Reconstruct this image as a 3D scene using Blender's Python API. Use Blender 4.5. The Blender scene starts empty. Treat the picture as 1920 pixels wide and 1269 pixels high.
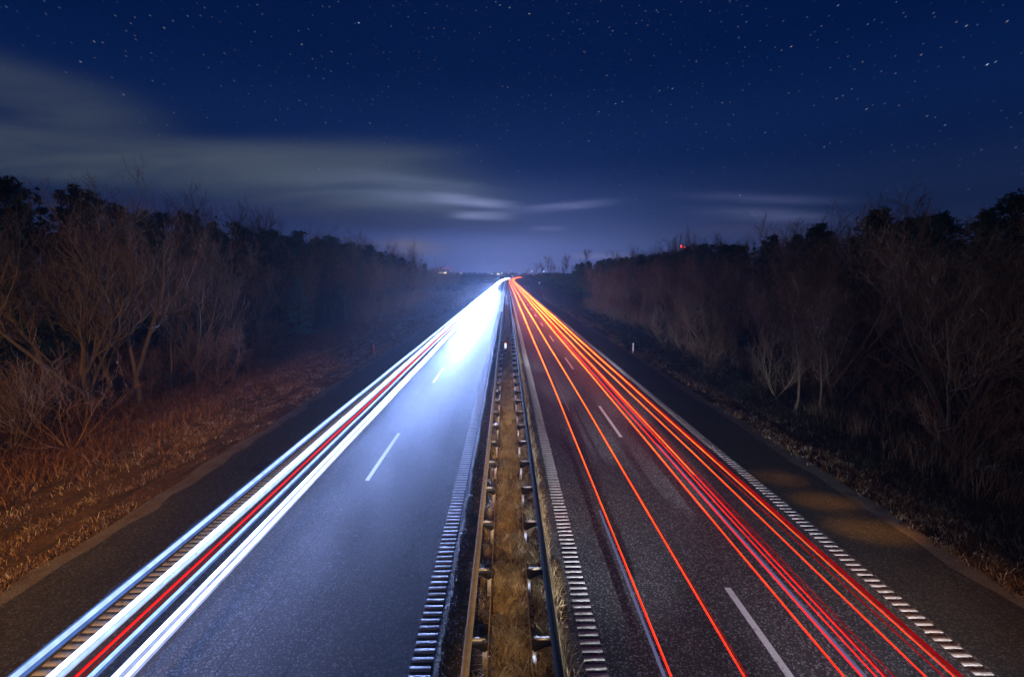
import bpy, math, random
import numpy as np

R = math.radians
C = bpy.context.scene.collection
SC = bpy.context.scene

# ------------------------------------------------------------------ camera
CAM_H = 7.3
cam_d = bpy.data.cameras.new('camera')
cam_d.sensor_width = 36.0
cam_d.lens = 16.0
cam_d.clip_start = 0.1
cam_d.clip_end = 12000
cam = bpy.data.objects.new('camera', cam_d)
cam.location = (0, 0, CAM_H)
cam.rotation_euler = (R(90 - 7.97), 0, R(-0.67))
C.objects.link(cam)
SC.camera = cam

SC.render.engine = 'CYCLES'
SC.cycles.use_denoising = True
SC.cycles.max_bounces = 5
SC.cycles.diffuse_bounces = 2
SC.cycles.glossy_bounces = 2
SC.cycles.volume_bounces = 0
SC.cycles.sample_clamp_indirect = 3.0
SC.cycles.caustics_reflective = False
SC.cycles.caustics_refractive = False
SC.view_settings.view_transform = 'Standard'
SC.view_settings.look = 'None'
SC.view_settings.exposure = 0.0
SC.view_settings.gamma = 1.0

# ------------------------------------------------------------------ node helpers
class NT:
    def __init__(s, tree):
        s.t = tree; s.n = tree.nodes; s.l = tree.links
    def new(s, typ, **kw):
        n = s.n.new(typ)
        for k, v in kw.items(): setattr(n, k, v)
        return n
    def put(s, sock, v):
        if v is None: return
        if hasattr(v, 'is_output'): s.l.new(v, sock)
        else: sock.default_value = v
    def m(s, op, a, b=None, c=None, clamp=False):
        n = s.new('ShaderNodeMath', operation=op); n.use_clamp = clamp
        for i, v in enumerate((a, b, c)):
            if v is not None: s.put(n.inputs[i], v)
        return n.outputs[0]
    def vm(s, op, a, b=None):
        n = s.new('ShaderNodeVectorMath', operation=op)
        s.put(n.inputs[0], a)
        if b is not None: s.put(n.inputs[1], b)
        return n.outputs['Value'] if op in ('LENGTH', 'DOT_PRODUCT') else n.outputs[0]
    def comb(s, x, y, z):
        n = s.new('ShaderNodeCombineXYZ')
        for i, v in enumerate((x, y, z)): s.put(n.inputs[i], v)
        return n.outputs[0]
    def sep(s, v):
        n = s.new('ShaderNodeSeparateXYZ'); s.put(n.inputs[0], v)
        return n.outputs[0], n.outputs[1], n.outputs[2]
    def noise(s, vec, scale, detail=4, rough=.55, out=0, dist=0.0):
        n = s.new('ShaderNodeTexNoise')
        s.put(n.inputs['Vector'], vec)
        n.inputs['Scale'].default_value = scale; n.inputs['Detail'].default_value = detail
        n.inputs['Roughness'].default_value = rough; n.inputs['Distortion'].default_value = dist
        return n.outputs[out]
    def ramp(s, fac, stops, interp='LINEAR'):
        n = s.new('ShaderNodeValToRGB'); cr = n.color_ramp; cr.interpolation = interp
        while len(cr.elements) < len(stops): cr.elements.new(0.5)
        for e, (p, c) in zip(cr.elements, stops):
            e.position = p
            e.color = tuple(c) + (1,) if not isinstance(c, (int, float)) else (c, c, c, 1)
        s.put(n.inputs[0], fac)
        return n.outputs[0]
    def mr(s, v, a, b, c=0.0, d=1.0, smooth=False):
        n = s.new('ShaderNodeMapRange'); n.clamp = True
        if smooth: n.interpolation_type = 'SMOOTHSTEP'
        for i, x in enumerate((v, a, b, c, d)): s.put(n.inputs[i], x)
        return n.outputs[0]
    def mix(s, f, a, b, mode='MIX'):
        n = s.new('ShaderNodeMix', data_type='RGBA', blend_type=mode)
        s.put(n.inputs[0], f)
        for i, v in ((6, a), (7, b)):
            if isinstance(v, tuple) and len(v) == 3: v = v + (1,)
            s.put(n.inputs[i], v)
        return n.outputs[2]
    def scale(s, col, f):
        n = s.new('ShaderNodeVectorMath', operation='SCALE')
        s.put(n.inputs[0], col); s.put(n.inputs['Scale'], f)
        return n.outputs[0]

# ------------------------------------------------------------------ night sky (world)
TH = R(7.97)
def sky_xy(X, Y):
    """photo position of a cloud -> direction tangents (right, up) relative to the road direction"""
    xc = (X - 950) / 853.0; yc = (634.5 - Y) / 853.0
    dy = math.cos(TH) + yc * math.sin(TH); dz = -math.sin(TH) + yc * math.cos(TH)
    return xc / dy, dz / dy

world = bpy.data.worlds.new('World'); SC.world = world; world.use_nodes = True
world.cycles.sampling_method = 'AUTOMATIC'
w = NT(world.node_tree); w.n.clear()
tc = w.new('ShaderNodeTexCoord').outputs['Generated']
dx, dy, dz = w.sep(tc)
dyc = w.m('MAXIMUM', dy, 0.05)
tx = w.m('DIVIDE', dx, dyc); tz = w.m('DIVIDE', dz, dyc)
# base: moonlit night blue by elevation + physical sky tint
elev = w.m('ARCSINE', dz)
base = w.ramp(w.mr(elev, -0.05, 0.75), [(0.0, (.050, .073, .212)), (.0625, (.047, .069, .205)), (.12, (.035, .055, .170)),
      (.22, (.0130, .030, .112)), (.36, (.0030, .0150, .080)), (.58, (.0004, .0080, .054)), (1.0, (.0002, .0055, .042))], 'EASE')
side = w.mr(w.m('ABSOLUTE', tx), 0.0, 0.95, 1.0, 0.42, True)
low = w.mr(elev, 0.03, 0.38, 0.0, 1.0, True)
side2 = w.m('ADD', w.m('MULTIPLY', side, w.m('SUBTRACT', 1.0, low)), low)
base = w.scale(base, side2)
sky = w.new('ShaderNodeTexSky', sky_type='NISHITA'); sky.sun_disc = False
SUN_EL, SUN_ROT = R(24), R(150)
sky.sun_elevation = SUN_EL; sky.sun_rotation = SUN_ROT
base = w.vm('ADD', base, w.scale(w.vm('MULTIPLY', sky.outputs[0], (.25, .7, 1.0)), 0.0003))
# town glow over the end of the road
g1 = w.m('EXPONENT', w.m('MULTIPLY', w.m('ADD', w.m('POWER', w.m('DIVIDE', w.m('SUBTRACT', tx, 0.04), 0.30), 2.0),
                                            w.m('POWER', w.m('DIVIDE', w.m('SUBTRACT', tz, 0.0), 0.12), 2.0)), -1.0))
base = w.vm('ADD', base, w.scale(w.comb(.070, .090, .215), g1))
# clouds: soft banks drawn out sideways by the wind
nc = w.noise(w.comb(w.m('MULTIPLY', tx, 1.6), w.m('MULTIPLY', tz, 9.0), 3.1), 1.6, 5, .5, dist=.6)
nf = w.noise(w.comb(w.m('MULTIPLY', tx, 3.0), w.m('MULTIPLY', tz, 26.0), 9.3), 1.7, 4, .5, dist=.4)
def bank(X, Y, wx, wy, slope, power=3.0):
    cx_, cz_ = sky_xy(X, Y)
    u = w.m('SUBTRACT', tx, cx_); v = w.m('SUBTRACT', tz, cz_)
    v = w.m('ADD', v, w.m('MULTIPLY', u, slope))
    v = w.m('ADD', v, w.m('MULTIPLY', w.m('SUBTRACT', nc, .5), wy / 853 * .9))
    q = w.m('ADD', w.m('POWER', w.m('ABSOLUTE', w.m('DIVIDE', u, wx / 853)), power), w.m('POWER', w.m('ABSOLUTE', w.m('DIVIDE', v, wy / 853)), power))
    return w.m('EXPONENT', w.m('MULTIPLY', q, -1.0))
def add_bank(base, b, col, amt, nlo=.30, nhi=.68, tex=None):
    f = w.m('MULTIPLY', w.m('MULTIPLY', b, amt), w.mr(tex or nc, nlo, nhi, .35, 1.0), clamp=True)
    return w.mix(f, base, col)
base = add_bank(base, bank(330, 318, 560, 50, .11, 4), (.049, .067, .100), 1.0, .28, .60)
base = add_bank(base, bank(600, 312, 250, 42, .02, 4), (.058, .078, .118), .9, .28, .60)
base = add_bank(base, bank(720, 362, 150, 26, .10), (.085, .112, .175), .9, .28, .60)
base = add_bank(base, bank(90, 185, 190, 50, .28), (.032, .047, .088), 1.0, .28, .60)
base = add_bank(base, bank(560, 402, 420, 20, .05), (.024, .028, .090), .55)
base = add_bank(base, bank(790, 345, 120, 14, .12), (.10, .13, .21), .8, tex=nf)
base = add_bank(base, bank(800, 372, 90, 10, .06), (.12, .15, .26), .8, tex=nf)
base = add_bank(base, bank(885, 378, 70, 9, .10), (.20, .24, .42), .95, tex=nf)
base = add_bank(base, bank(905, 404, 50, 7, .02), (.20, .24, .42), .95, tex=nf)
base = add_bank(base, bank(1055, 388, 80, 7, -.09), (.14, .17, .36), .65, tex=nf)
base = add_bank(base, bank(1030, 428, 30, 4, .0), (.13, .15, .33), .5, tex=nf)
base = add_bank(base, bank(1440, 372, 120, 9, .03, 2.0), (.050, .066, .17), .95, tex=nf)
base = add_bank(base, bank(1440, 404, 105, 12, .04, 2.0), (.075, .095, .21), .95, tex=nf)
base = add_bank(base, bank(1420, 432, 150, 16, .0, 2.0), (.050, .055, .130), .6)
base = add_bank(base, bank(772, 463, 50, 13, .05, 2.0), (.19, .15, .14), .75, tex=nf)
base = add_bank(base, bank(1130, 480, 60, 6, .0), (.19, .20, .40), .55, tex=nf)
cloudiness = w.m('ADD', w.m('ADD', bank(330, 318, 560, 60, .11, 2.6), bank(90, 185, 190, 55, .28)), bank(720, 362, 150, 30, .10), clamp=True)
# stars: short arcs about the celestial pole, which stands above the frame
pole = (math.sin(R(2)) * math.cos(R(56)), math.cos(R(2)) * math.cos(R(56)), math.sin(R(56)))
ex = (math.cos(R(2)), -math.sin(R(2)), 0.0)
ey = tuple(np.cross(pole, ex))
pz_ = w.vm('DOT_PRODUCT', tc, pole); px_ = w.vm('DOT_PRODUCT', tc, ex); py_ = w.vm('DOT_PRODUCT', tc, ey)
colat = w.m('ARCCOSINE', pz_); hang = w.m('ARCTAN2', px_, w.m('MULTIPLY', py_, -1.0))
rad_ = w.m('SINE', colat)
def stars(base, K, thr, wid, length, gain, seed):
    u = w.m('MULTIPLY', hang, K * .8); v = w.m('ADD', w.m('MULTIPLY', colat, K), seed)
    vec = w.comb(u, v, seed)
    vo = w.new('ShaderNodeTexVoronoi', voronoi_dimensions='2D', feature='F1')
    vo.inputs['Scale'].default_value = 1.0; vo.inputs['Randomness'].default_value = 1.0
    w.put(vo.inputs['Vector'], vec)
    d = w.vm('SUBTRACT', vec, vo.outputs['Position'])
    a, b, _ = w.sep(d)
    a = w.m('DIVIDE', w.m('MULTIPLY', w.m('DIVIDE', a, K * .8), rad_), length); b = w.m('DIVIDE', w.m('DIVIDE', b, K), wid)
    q = w.m('ADD', w.m('POWER', w.m('ABSOLUTE', a), 2.0), w.m('POWER', w.m('ABSOLUTE', b), 2.0))
    s = w.m('EXPONENT', w.m('MULTIPLY', q, -1.0))
    cr_, cg_, cb_ = w.sep(vo.outputs['Color'])
    br = w.m('POWER', w.mr(cr_, thr, 1.0), 4.5)
    tint = w.ramp(cg_, [(0, (.45, .62, 1.0)), (.5, (.75, .85, 1.0)), (.75, (1.0, .92, .8)), (1, (1.0, .78, .6))])
    f = w.m('MULTIPLY', w.m('MULTIPLY', s, br), w.mr(elev, .10, .30, .25, 1.0))
    f = w.m('MULTIPLY', f, w.m('SUBTRACT', 1.0, w.m('MULTIPLY', cloudiness, .85)))
    return w.vm('ADD', base, w.scale(tint, w.m('MULTIPLY', f, gain)))
base = stars(base, 70, .20, .00055, .0010, .20, 3.0)
base = stars(base, 34, .35, .00055, .0012, .38, 17.0)
base = stars(base, 14, .58, .00055, .0012, 1.1, 41.0)
bg = w.new('ShaderNodeBackground'); w.put(bg.inputs[0], base); bg.inputs[1].default_value = 1.0
wo = w.new('ShaderNodeOutputWorld'); w.l.new(bg.outputs[0], wo.inputs[0])

PW_L, PW_R = 37000, 16000
# ------------------------------------------------------------------ moon (the one sun lamp) the lamp on the overpass behind the camera, and added warm fill spots
sd = bpy.data.lights.new('moon', 'SUN'); sd.energy = 0.035; sd.angle = R(.5); sd.color = (.80, .88, 1.0)
so = bpy.data.objects.new('moon', sd); so.rotation_euler = (R(90 - 24), 0, R(-30)); C.objects.link(so)
ld = bpy.data.lights.new('overpass_and_fill_lamp', 'SPOT'); ld.energy = 19000; ld.spot_size = R(84); ld.spot_blend = 1.0; ld.shadow_soft_size = .25; ld.color = (1.0, .50, .13)
lo = bpy.data.objects.new('overpass_and_fill_lamp', ld); lo.location = (-12.0, -9.0, 11.0); lo.rotation_euler = (R(58), 0, R(15)); C.objects.link(lo)
l2 = bpy.data.lights.new('overpass_and_fill_lamp', 'SPOT'); l2.energy = 2000; l2.shadow_soft_size = .25; l2.color = (1.0, .72, .48); l2.spot_size = R(80); l2.spot_blend = .8
o2 = bpy.data.objects.new('overpass_and_fill_lamp', l2); o2.location = (9.0, -8.0, 10.0); o2.rotation_euler = (R(78), 0, R(-24)); C.objects.link(o2)  # this second lamp is an added warm fill for the right wood
def amber_fill_spot(tx_, ty_, power, half, flat, px=6.0):
    d = bpy.data.lights.new('amber_fill_spot', 'SPOT'); d.energy = power; d.color = {6.0: (1.0, .40, .04), -.6: (1.0, .58, .19)}.get(px, (1.0, .47, .13)); d.shadow_soft_size = .12; d.spot_size = R(2 * half); d.spot_blend = 1.0
    o = bpy.data.objects.new('amber_fill_spot', d); o.location = (px, -8.0, 9.5); o.scale = (flat, 1, 1)
    from mathutils import Vector
    o.rotation_euler = (Vector((tx_, ty_, 0)) - o.location).to_track_quat('-Z', 'Y').to_euler(); C.objects.link(o)
amber_fill_spot(10.5, 12.1, 54000, .95, 4.2); amber_fill_spot(10.3, 13.8, 50000, .75, 4.2); amber_fill_spot(9.9, 15.5, 38000, .7, 3.8); amber_fill_spot(10.1, 9.0, 9000, 4.0, 2.6); amber_fill_spot(1.8, 13.5, 6000, 2.2, 4.0)  # added unseen spots, narrowed to lay amber bands on the right shoulder
for vx, vy, pw, hf in ((-13.2, 10.5, 10000, 9.0), (-14.5, 16.0, 17000, 7.5), (-14.5, 23.0, 22000, 5.0), (-14.5, 32.0, 26000, 3.2)): amber_fill_spot(vx, vy, pw, hf, 1.3, -3.0)  # more added spots, warming only the left verge ground
for q, pw in ((7.5, 7500), (11.0, 12000), (15.0, 18000), (20.0, 26000), (27.0, 32000)): amber_fill_spot(-.15, q, pw, 5.0 if q < 10 else 3.6, .75, -.6)  # added spots along the median to turn its grass golden

# headlamps of the traffic: the left carriageway drives towards the camera, the right one away from it
def headlamp(x, y, direction, power, col, half=9, down=1.0, wide=2.0):
    d = bpy.data.lights.new('headlamp', 'SPOT'); d.energy = power; d.color = col; d.shadow_soft_size = 0.0
    d.spot_size = R(2 * half); d.spot_blend = 1.0
    o = bpy.data.objects.new('headlamp', d); o.location = (x, y, .95); o.scale = (wide, 1, 1)
    o.rotation_euler = (R(90 - down), 0, R(180 if direction < 0 else 0)); C.objects.link(o)
yy = 16.0; k = 0
while yy < 230:
    step = 2.2 + .02 * yy
    headlamp((-6.1, -5.5, -5.95, -5.2, -6.05, -5.7, -5.35)[k % 7], yy, -1, PW_L * (1 + max(yy - 24, 0) / 125) * step / 2.9 * .62, (.29, .43, 1.0), wide=1.55)
    yy += step; k += 1
for k in range(30):
    yy = -10 + 4.2 * k
    headlamp((6.6, 3.3, 7.3, 2.6, 5.9, 4.0)[k % 6], yy, 1, PW_R, (.82, .87, 1.0), wide=2.7 if k < 4 else 1.5 if k < 12 else 1.2)

# ------------------------------------------------------------------ mesh helpers
def mesh_obj(name, V, F, mat, parent=None, smooth=False):
    """V (n,3); F list of (m,k) integer arrays -> one mesh object"""
    me = bpy.data.meshes.new(name)
    V = np.asarray(V, dtype=np.float32)
    F = [np.asarray(f, dtype=np.int32) for f in F if len(f)]
    loops = np.concatenate([f.ravel() for f in F]); sizes = np.concatenate([np.full(len(f), f.shape[1], np.int32) for f in F])
    me.vertices.add(len(V)); me.vertices.foreach_set('co', V.ravel())
    me.loops.add(len(loops)); me.loops.foreach_set('vertex_index', loops)
    me.polygons.add(len(sizes))
    st = np.zeros(len(sizes), np.int32); st[1:] = np.cumsum(sizes)[:-1]
    me.polygons.foreach_set('loop_start', st)
    if smooth: me.polygons.foreach_set('use_smooth', np.ones(len(sizes), bool))
    me.update(calc_edges=True); me.validate()
    if mat: me.materials.append(mat)
    o = bpy.data.objects.new(name, me); C.objects.link(o)
    if parent: o.parent = parent
    return o

class MB:
    def __init__(s): s.V = []; s.F = {}; s.n = 0
    def add(s, V, F):
        V = np.asarray(V, float)
        for f in F:
            f = np.asarray(f); s.F.setdefault(f.shape[1], []).append(f + s.n)
        s.V.append(V); s.n += len(V)
    def box(s, c, d, taper=1.0, rz=0.0):
        c = np.array(c, float); h = np.array(d, float) / 2
        P = np.array([[-1,-1,-1],[1,-1,-1],[1,1,-1],[-1,1,-1],[-1,-1,1],[1,-1,1],[1,1,1],[-1,1,1]], float) * h
        P[4:, :2] *= taper
        if rz:
            ca, sa = math.cos(rz), math.sin(rz); P[:, :2] = P[:, :2] @ np.array([[ca, sa], [-sa, ca]])
        s.add(P + c, [np.array([[0,3,2,1],[4,5,6,7],[0,1,5,4],[1,2,6,5],[2,3,7,6],[3,0,4,7]])])
    def tube(s, P, r, k=4, caps=True):
        P = np.asarray(P, float); n = len(P)
        r = np.broadcast_to(np.asarray(r, float), (n,))
        T = np.gradient(P, axis=0); T /= np.linalg.norm(T, axis=1, keepdims=True) + 1e-9
        ref = np.array([0., 0, 1]) if abs(T[0, 2]) < .8 else np.array([1., 0, 0])
        A = np.cross(T, ref); A /= np.linalg.norm(A, axis=1, keepdims=True) + 1e-9
        B = np.cross(A, T)
        ang = np.arange(k) * 2 * math.pi / k
        V = P[:, None] + r[:, None, None] * (np.cos(ang)[None, :, None] * A[:, None] + np.sin(ang)[None, :, None] * B[:, None])
        i = np.arange(n - 1)[:, None] * k; j = np.arange(k)[None]; j2 = (j + 1) % k
        Q = np.stack([i + j, i + j2, i + k + j2, i + k + j], -1).reshape(-1, 4)
        F = [Q]
        if caps:
            F.append(np.arange(k)[None, ::-1]); F.append((np.arange(k) + (n - 1) * k)[None])
        s.add(V.reshape(-1, 3), F)
    def build(s, name, mat, parent=None, smooth=False):
        return mesh_obj(name, np.concatenate(s.V), [np.concatenate(f) for f in s.F.values()], mat, parent, smooth)

def tag(o, label=None, cat=None, group=None, kind=None):
    if label: o['label'] = label
    if cat: o['category'] = cat
    if group: o['group'] = group
    if kind: o['kind'] = kind
    return o
def empty(name, loc, rz=0.0):
    o = bpy.data.objects.new(name, None); o.location = loc; o.rotation_euler = (0, 0, rz); o.empty_display_size = .3
    C.objects.link(o); return o
def copy_tree(o, parent=None):
    c = o.copy(); C.objects.link(c); c.parent = parent
    for ch in list(o.children): copy_tree(ch, c)
    return c

def curve_x(y):
    y = np.asarray(y, float)
    return np.where(y > 380, 4.6e-5 * (np.clip(y, 380, 2200) - 380) ** 2, 0.0)

def vnoise(x, y, s, seed=0):
    """cheap smooth value noise, used for terrain and scattering"""
    x = np.asarray(x, float) / s; y = np.asarray(y, float) / s
    xi = np.floor(x).astype(int); yi = np.floor(y).astype(int); fx = x - xi; fy = y - yi
    fx = fx * fx * (3 - 2 * fx); fy = fy * fy * (3 - 2 * fy)
    def h(a, b):
        n = (a * 374761393 + b * 668265263 + seed * 974634777) & 0x7fffffff
        n = ((n ^ (n >> 13)) * 1274126177) & 0x7fffffff
        return ((n ^ (n >> 16)) & 0xffff) / 65535.0
    return (h(xi, yi) * (1 - fx) + h(xi + 1, yi) * fx) * (1 - fy) + (h(xi, yi + 1) * (1 - fx) + h(xi + 1, yi + 1) * fx) * fy

def ground_z(x, y):
    u = np.asarray(x, float) - curve_x(y); a = np.abs(u)
    t = np.clip((a - 11.5) / 2.5, 0, 1); bank = np.clip((a - 15) / 30, 0, 1)
    z = -.05 + t * .03 * 0 - .10 * np.exp(-((a - 14.0) / 1.3) ** 2)
    z = z + t * ((vnoise(x, y, 2.2, 1) - .5) * .14 + (vnoise(x, y, .8, 2) - .5) * .06) + bank * ((vnoise(x, y, 12, 3)) * .7 + .5)
    far = np.clip((np.asarray(y, float) - 700) / 900, 0, 1) * np.clip((a - 20) / 60, 0, 1)
    z = z + far * 2.0
    return np.where(a < 1.35, .02 + (vnoise(x, y, .7, 5) - .5) * .06, np.where(a < 11.5, -.06, z))

# ------------------------------------------------------------------ materials
def pbr(name, col=(.3, .3, .3), rough=.7, metal=0.0, spec=.5):
    m = bpy.data.materials.new(name); m.use_nodes = True
    t = NT(m.node_tree); b = t.n['Principled BSDF']
    b.inputs['Base Color'].default_value = tuple(col) + (1,); b.inputs['Roughness'].default_value = rough
    b.inputs['Metallic'].default_value = metal; b.inputs['Specular IOR Level'].default_value = spec
    return m, t, b
def objco(t): return t.new('ShaderNodeTexCoord').outputs['Object']
def bump(t, b, h, strength=.5, dist=.01):
    n = t.new('ShaderNodeBump'); n.inputs['Strength'].default_value = strength; n.inputs['Distance'].default_value = dist
    t.put(n.inputs['Height'], h); t.l.new(n.outputs[0], b.inputs['Normal'])

def asphalt(name, dark, light, rough, spark, seed, spec=.24):
    m, t, b = pbr(name, rough=rough, spec=spec)
    co = objco(t); x, y, z = t.sep(co)
    n1 = t.noise(co, 42, 3, .7)
    vo = t.new('ShaderNodeTexVoronoi', feature='F1'); vo.inputs['Scale'].default_value = 34; t.put(vo.inputs['Vector'], co)
    cr_, cg_, cb_ = t.sep(vo.outputs['Color'])
    stone = t.mr(cr_, .55, 1.0)
    wear = t.noise(t.comb(t.m('MULTIPLY', x, 1.0), t.m('MULTIPLY', y, .06), seed), 1.1, 5, .6)
    blot = t.noise(co, .35, 4, .6)
    f = t.m('ADD', t.m('MULTIPLY', wear, .55), t.m('MULTIPLY', blot, .45))
    c = t.mix(t.mr(f, .35, .65), tuple(dark), tuple(light))
    au = t.m('ABSOLUTE', x); tr_ = None
    for cxx in (2.6, 4.25, 6.1, 7.75):
        g_ = t.mr(t.m('ABSOLUTE', t.m('SUBTRACT', au, cxx)), .05, .55, 1.0, 0.0, True); tr_ = g_ if tr_ is None else t.m('ADD', tr_, g_)
    c = t.mix(t.m('MULTIPLY', tr_, t.mr(wear, .3, .7, .15, .42)), c, (dark[0] * .55, dark[1] * .55, dark[2] * .56))
    crk = t.noise(t.comb(t.m('MULTIPLY', x, .55), t.m('MULTIPLY', y, .16), seed + 4.0), 1.0, 6, .6, dist=.8)
    c = t.mix(t.mr(t.m('ABSOLUTE', t.m('SUBTRACT', crk, .52)), .0008, .0035, .65, 0.0), c, (.010, .010, .010))
    seam = t.mr(t.m('ABSOLUTE', t.m('SUBTRACT', t.m('ADD', au, t.m('MULTIPLY', t.noise(t.comb(0.0, y, 2.0), .8, 3), .05)), 5.42)), .006, .02, .7, 0.0)
    c = t.mix(seam, c, (.012, .012, .012))
    c = t.mix(t.m('MULTIPLY', t.m('POWER', stone, 2.0), spark), c, (.34, .34, .35))
    c = t.mix(t.mr(n1, .30, .55, .55, 0.0), c, (.012, .012, .013))
    t.put(b.inputs['Base Color'], c)
    rr = t.m('ADD', t.mr(wear, .3, .7, rough - .03, rough + .04), t.m('MULTIPLY', n1, .12))
    t.put(b.inputs['Roughness'], rr)
    bump(t, b, t.m('ADD', n1, t.m('MULTIPLY', cr_, .8)), .55, .008)
    return m
M = {}
M['asphalt_w'] = asphalt('asphalt_pale', (.060, .060, .062), (.095, .095, .098), .72, .45, 1.0, .03)
M['asphalt_e'] = asphalt('asphalt_dark', (.040, .040, .042), (.070, .070, .074), .50, .95, 5.0)
M['shoulder_m'] = asphalt('asphalt_shoulder', (.026, .025, .025), (.045, .043, .041), .62, .30, 9.0)

m, t, b = pbr('road_paint', rough=.75, spec=.1)
co = objco(t); n = t.noise(co, 38, 4, .7); n2 = t.noise(co, 5, 4, .6)
c = t.mix(t.mr(n, .42, .60), (.62, .62, .62), (.80, .80, .80)); c = t.mix(t.mr(n2, .60, .74, 0, .75), c, (.10, .10, .10))
t.put(b.inputs['Base Color'], c); bump(t, b, n, .4, .004); M['paint'] = m
m, t, b = pbr('rumble_paint', rough=.8, spec=.08)
co = objco(t); n = t.noise(co, 55, 4, .75); n2 = t.noise(co, 9, 4, .6)
c = t.mix(t.mr(n, .38, .62), (.26, .245, .235), (.60, .57, .54)); c = t.mix(t.mr(n2, .52, .72, 0, .6), c, (.24, .17, .12))
t.put(b.inputs['Base Color'], c); bump(t, b, n, .8, .01); M['rumble'] = m

m, t, b = pbr('verge_soil', rough=.95, spec=.2)
co = objco(t); x, y, z = t.sep(co)
n = t.noise(co, 1.1, 6, .65); n2 = t.noise(co, 9, 5, .7); rows = t.noise(t.comb(t.m('MULTIPLY', x, 2.6), t.m('MULTIPLY', y, .35), 0.0), 1.0, 4, .6)
c = t.mix(t.mr(n, .35, .65), (.045, .026, .012), (.11, .055, .022)); c = t.mix(t.mr(n2, .45, .7, 0, .7), c, (.13, .095, .055))
c = t.mix(t.mr(rows, .5, .62, 0, .6), c, (.018, .015, .010))
t.put(b.inputs['Base Color'], c); bump(t, b, t.m('ADD', n2, n), 1.0, .06); M['soil'] = m

m, t, b = pbr('grit', rough=.9, spec=.3)
co = objco(t); n = t.noise(co, 26, 5, .75); n2 = t.noise(co, 1.7, 4, .6)
c = t.mix(t.mr(n, .35, .68), (.045, .040, .036), (.20, .18, .165)); c = t.mix(t.mr(n2, .45, .7, 0, .7), c, (.075, .040, .025))
t.put(b.inputs['Base Color'], c); bump(t, b, n, 1.0, .02); M['grit'] = m

def ramp_mat(name, stops, rough=.85, nscale=3.0, rand=True, spec=.25, trans=0.0):
    """colour by random per leaf or blade island and by object noise"""
    m, t, b = pbr(name, rough=rough, spec=spec)
    g = t.new('ShaderNodeNewGeometry'); oi = t.new('ShaderNodeObjectInfo')
    f = t.m('ADD', t.m('MULTIPLY', g.outputs['Random Per Island'], .55), t.m('MULTIPLY', t.noise(objco(t), nscale, 3, .6), .5))
    if rand: f = t.m('ADD', f, t.m('MULTIPLY', t.m('SUBTRACT', oi.outputs['Random'], .5), .35))
    t.put(b.inputs['Base Color'], t.ramp(f, stops))
    return m
M['bark_l'] = ramp_mat('bark_grey', [(.2, (.075, .058, .038)), (.8, (.17, .13, .088))], .9, 6)
M['twig'] = ramp_mat('twig_brown', [(.1, (.08, .055, .034)), (.5, (.16, .115, .07)), (.9, (.25, .19, .12))], .9, 2)
M['twig_r'] = ramp_mat('twig_red_brown', [(.1, (.085, .045, .026)), (.5, (.17, .095, .05)), (.9, (.25, .15, .08))], .9, 2)
M['bark_d'] = ramp_mat('bark_dark', [(.2, (.05, .037, .028)), (.8, (.12, .085, .06))], .9, 5)
M['needle'] = ramp_mat('needles_dark', [(.1, (.014, .045, .034)), (.5, (.030, .085, .062)), (.9, (.055, .13, .095))], .7, 1.2)
M['needle_b'] = ramp_mat('needles_blue', [(.1, (.04, .095, .08)), (.5, (.09, .18, .155)), (.9, (.16, .28, .24))], .7, 1.5)
M['ivy'] = ramp_mat('leaves_dark', [(.1, (.012, .022, .012)), (.5, (.025, .045, .022)), (.9, (.045, .07, .035))], .6, 1.2)
M['straw_pale'] = ramp_mat('grass_pale', [(.2, (.14, .10, .05)), (.5, (.42, .34, .20)), (.85, (.78, .70, .52))], .7, 2.2, False)
M['straw'] = ramp_mat('grass_straw', [(.2, (.07, .045, .016)), (.42, (.24, .165, .065)), (.65, (.45, .33, .16)), (.9, (.66, .54, .34))], .75, 2.2, False)
M['verge_grass'] = ramp_mat('grass_verge', [(.2, (.05, .026, .011)), (.45, (.13, .068, .027)), (.66, (.22, .145, .08)), (.92, (.62, .57, .49))], .75, 1.3, False)
M['bracken'] = ramp_mat('bracken', [(.15, (.055, .024, .011)), (.5, (.145, .066, .028)), (.9, (.30, .16, .075))], .85, 1.5, False)
M['reed'] = ramp_mat('reed', [(.15, (.05, .030, .018)), (.5, (.12, .075, .045)), (.9, (.22, .15, .10))], .85, 1.5, False)
M['dull_grass'] = ramp_mat('grass_dark', [(.15, (.012, .014, .010)), (.5, (.030, .034, .024)), (.9, (.10, .105, .085))], .75, 1.3, False)
M['stone'] = ramp_mat('pebble', [(.2, (.05, .05, .055)), (.6, (.13, .13, .14)), (.9, (.42, .42, .45))], .45, 5, False, .5)
M['leaf_litter'] = ramp_mat('leaf_litter', [(.2, (.06, .028, .016)), (.55, (.14, .065, .036)), (.9, (.34, .22, .15))], .85, 4, False)

m, t, b = pbr('galvanised', (.36, .37, .40), .6, 0.0)
n = t.noise(objco(t), 7, 5, .7); c = t.mix(t.mr(n, .35, .7), (.44, .47, .62), (.62, .66, .84)); t.put(b.inputs['Base Color'], c)  # bluish light on the posts is mixed into this steel colour
t.put(b.inputs['Roughness'], t.mr(n, .3, .7, .42, .62)); M['steel'] = m
m, t, b = pbr('steel_amber_lit', (.20, .17, .13), .85, 0.0, .2)
n = t.noise(objco(t), 4, 5, .7); c = t.mix(t.mr(n, .35, .7), (.34, .235, .105), (.50, .365, .18)); t.put(b.inputs['Base Color'], c); M['rail'] = m  # amber light on the beam and brackets is put into this colour
m, t, b = pbr('rail_shaded', (.03, .028, .027), .75); b.inputs['Roughness'].default_value = .95; b.inputs['Specular IOR Level'].default_value = .08; M['rail_shaded'] = m  # shaded copy of the rail steel, for faces the light misses
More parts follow.
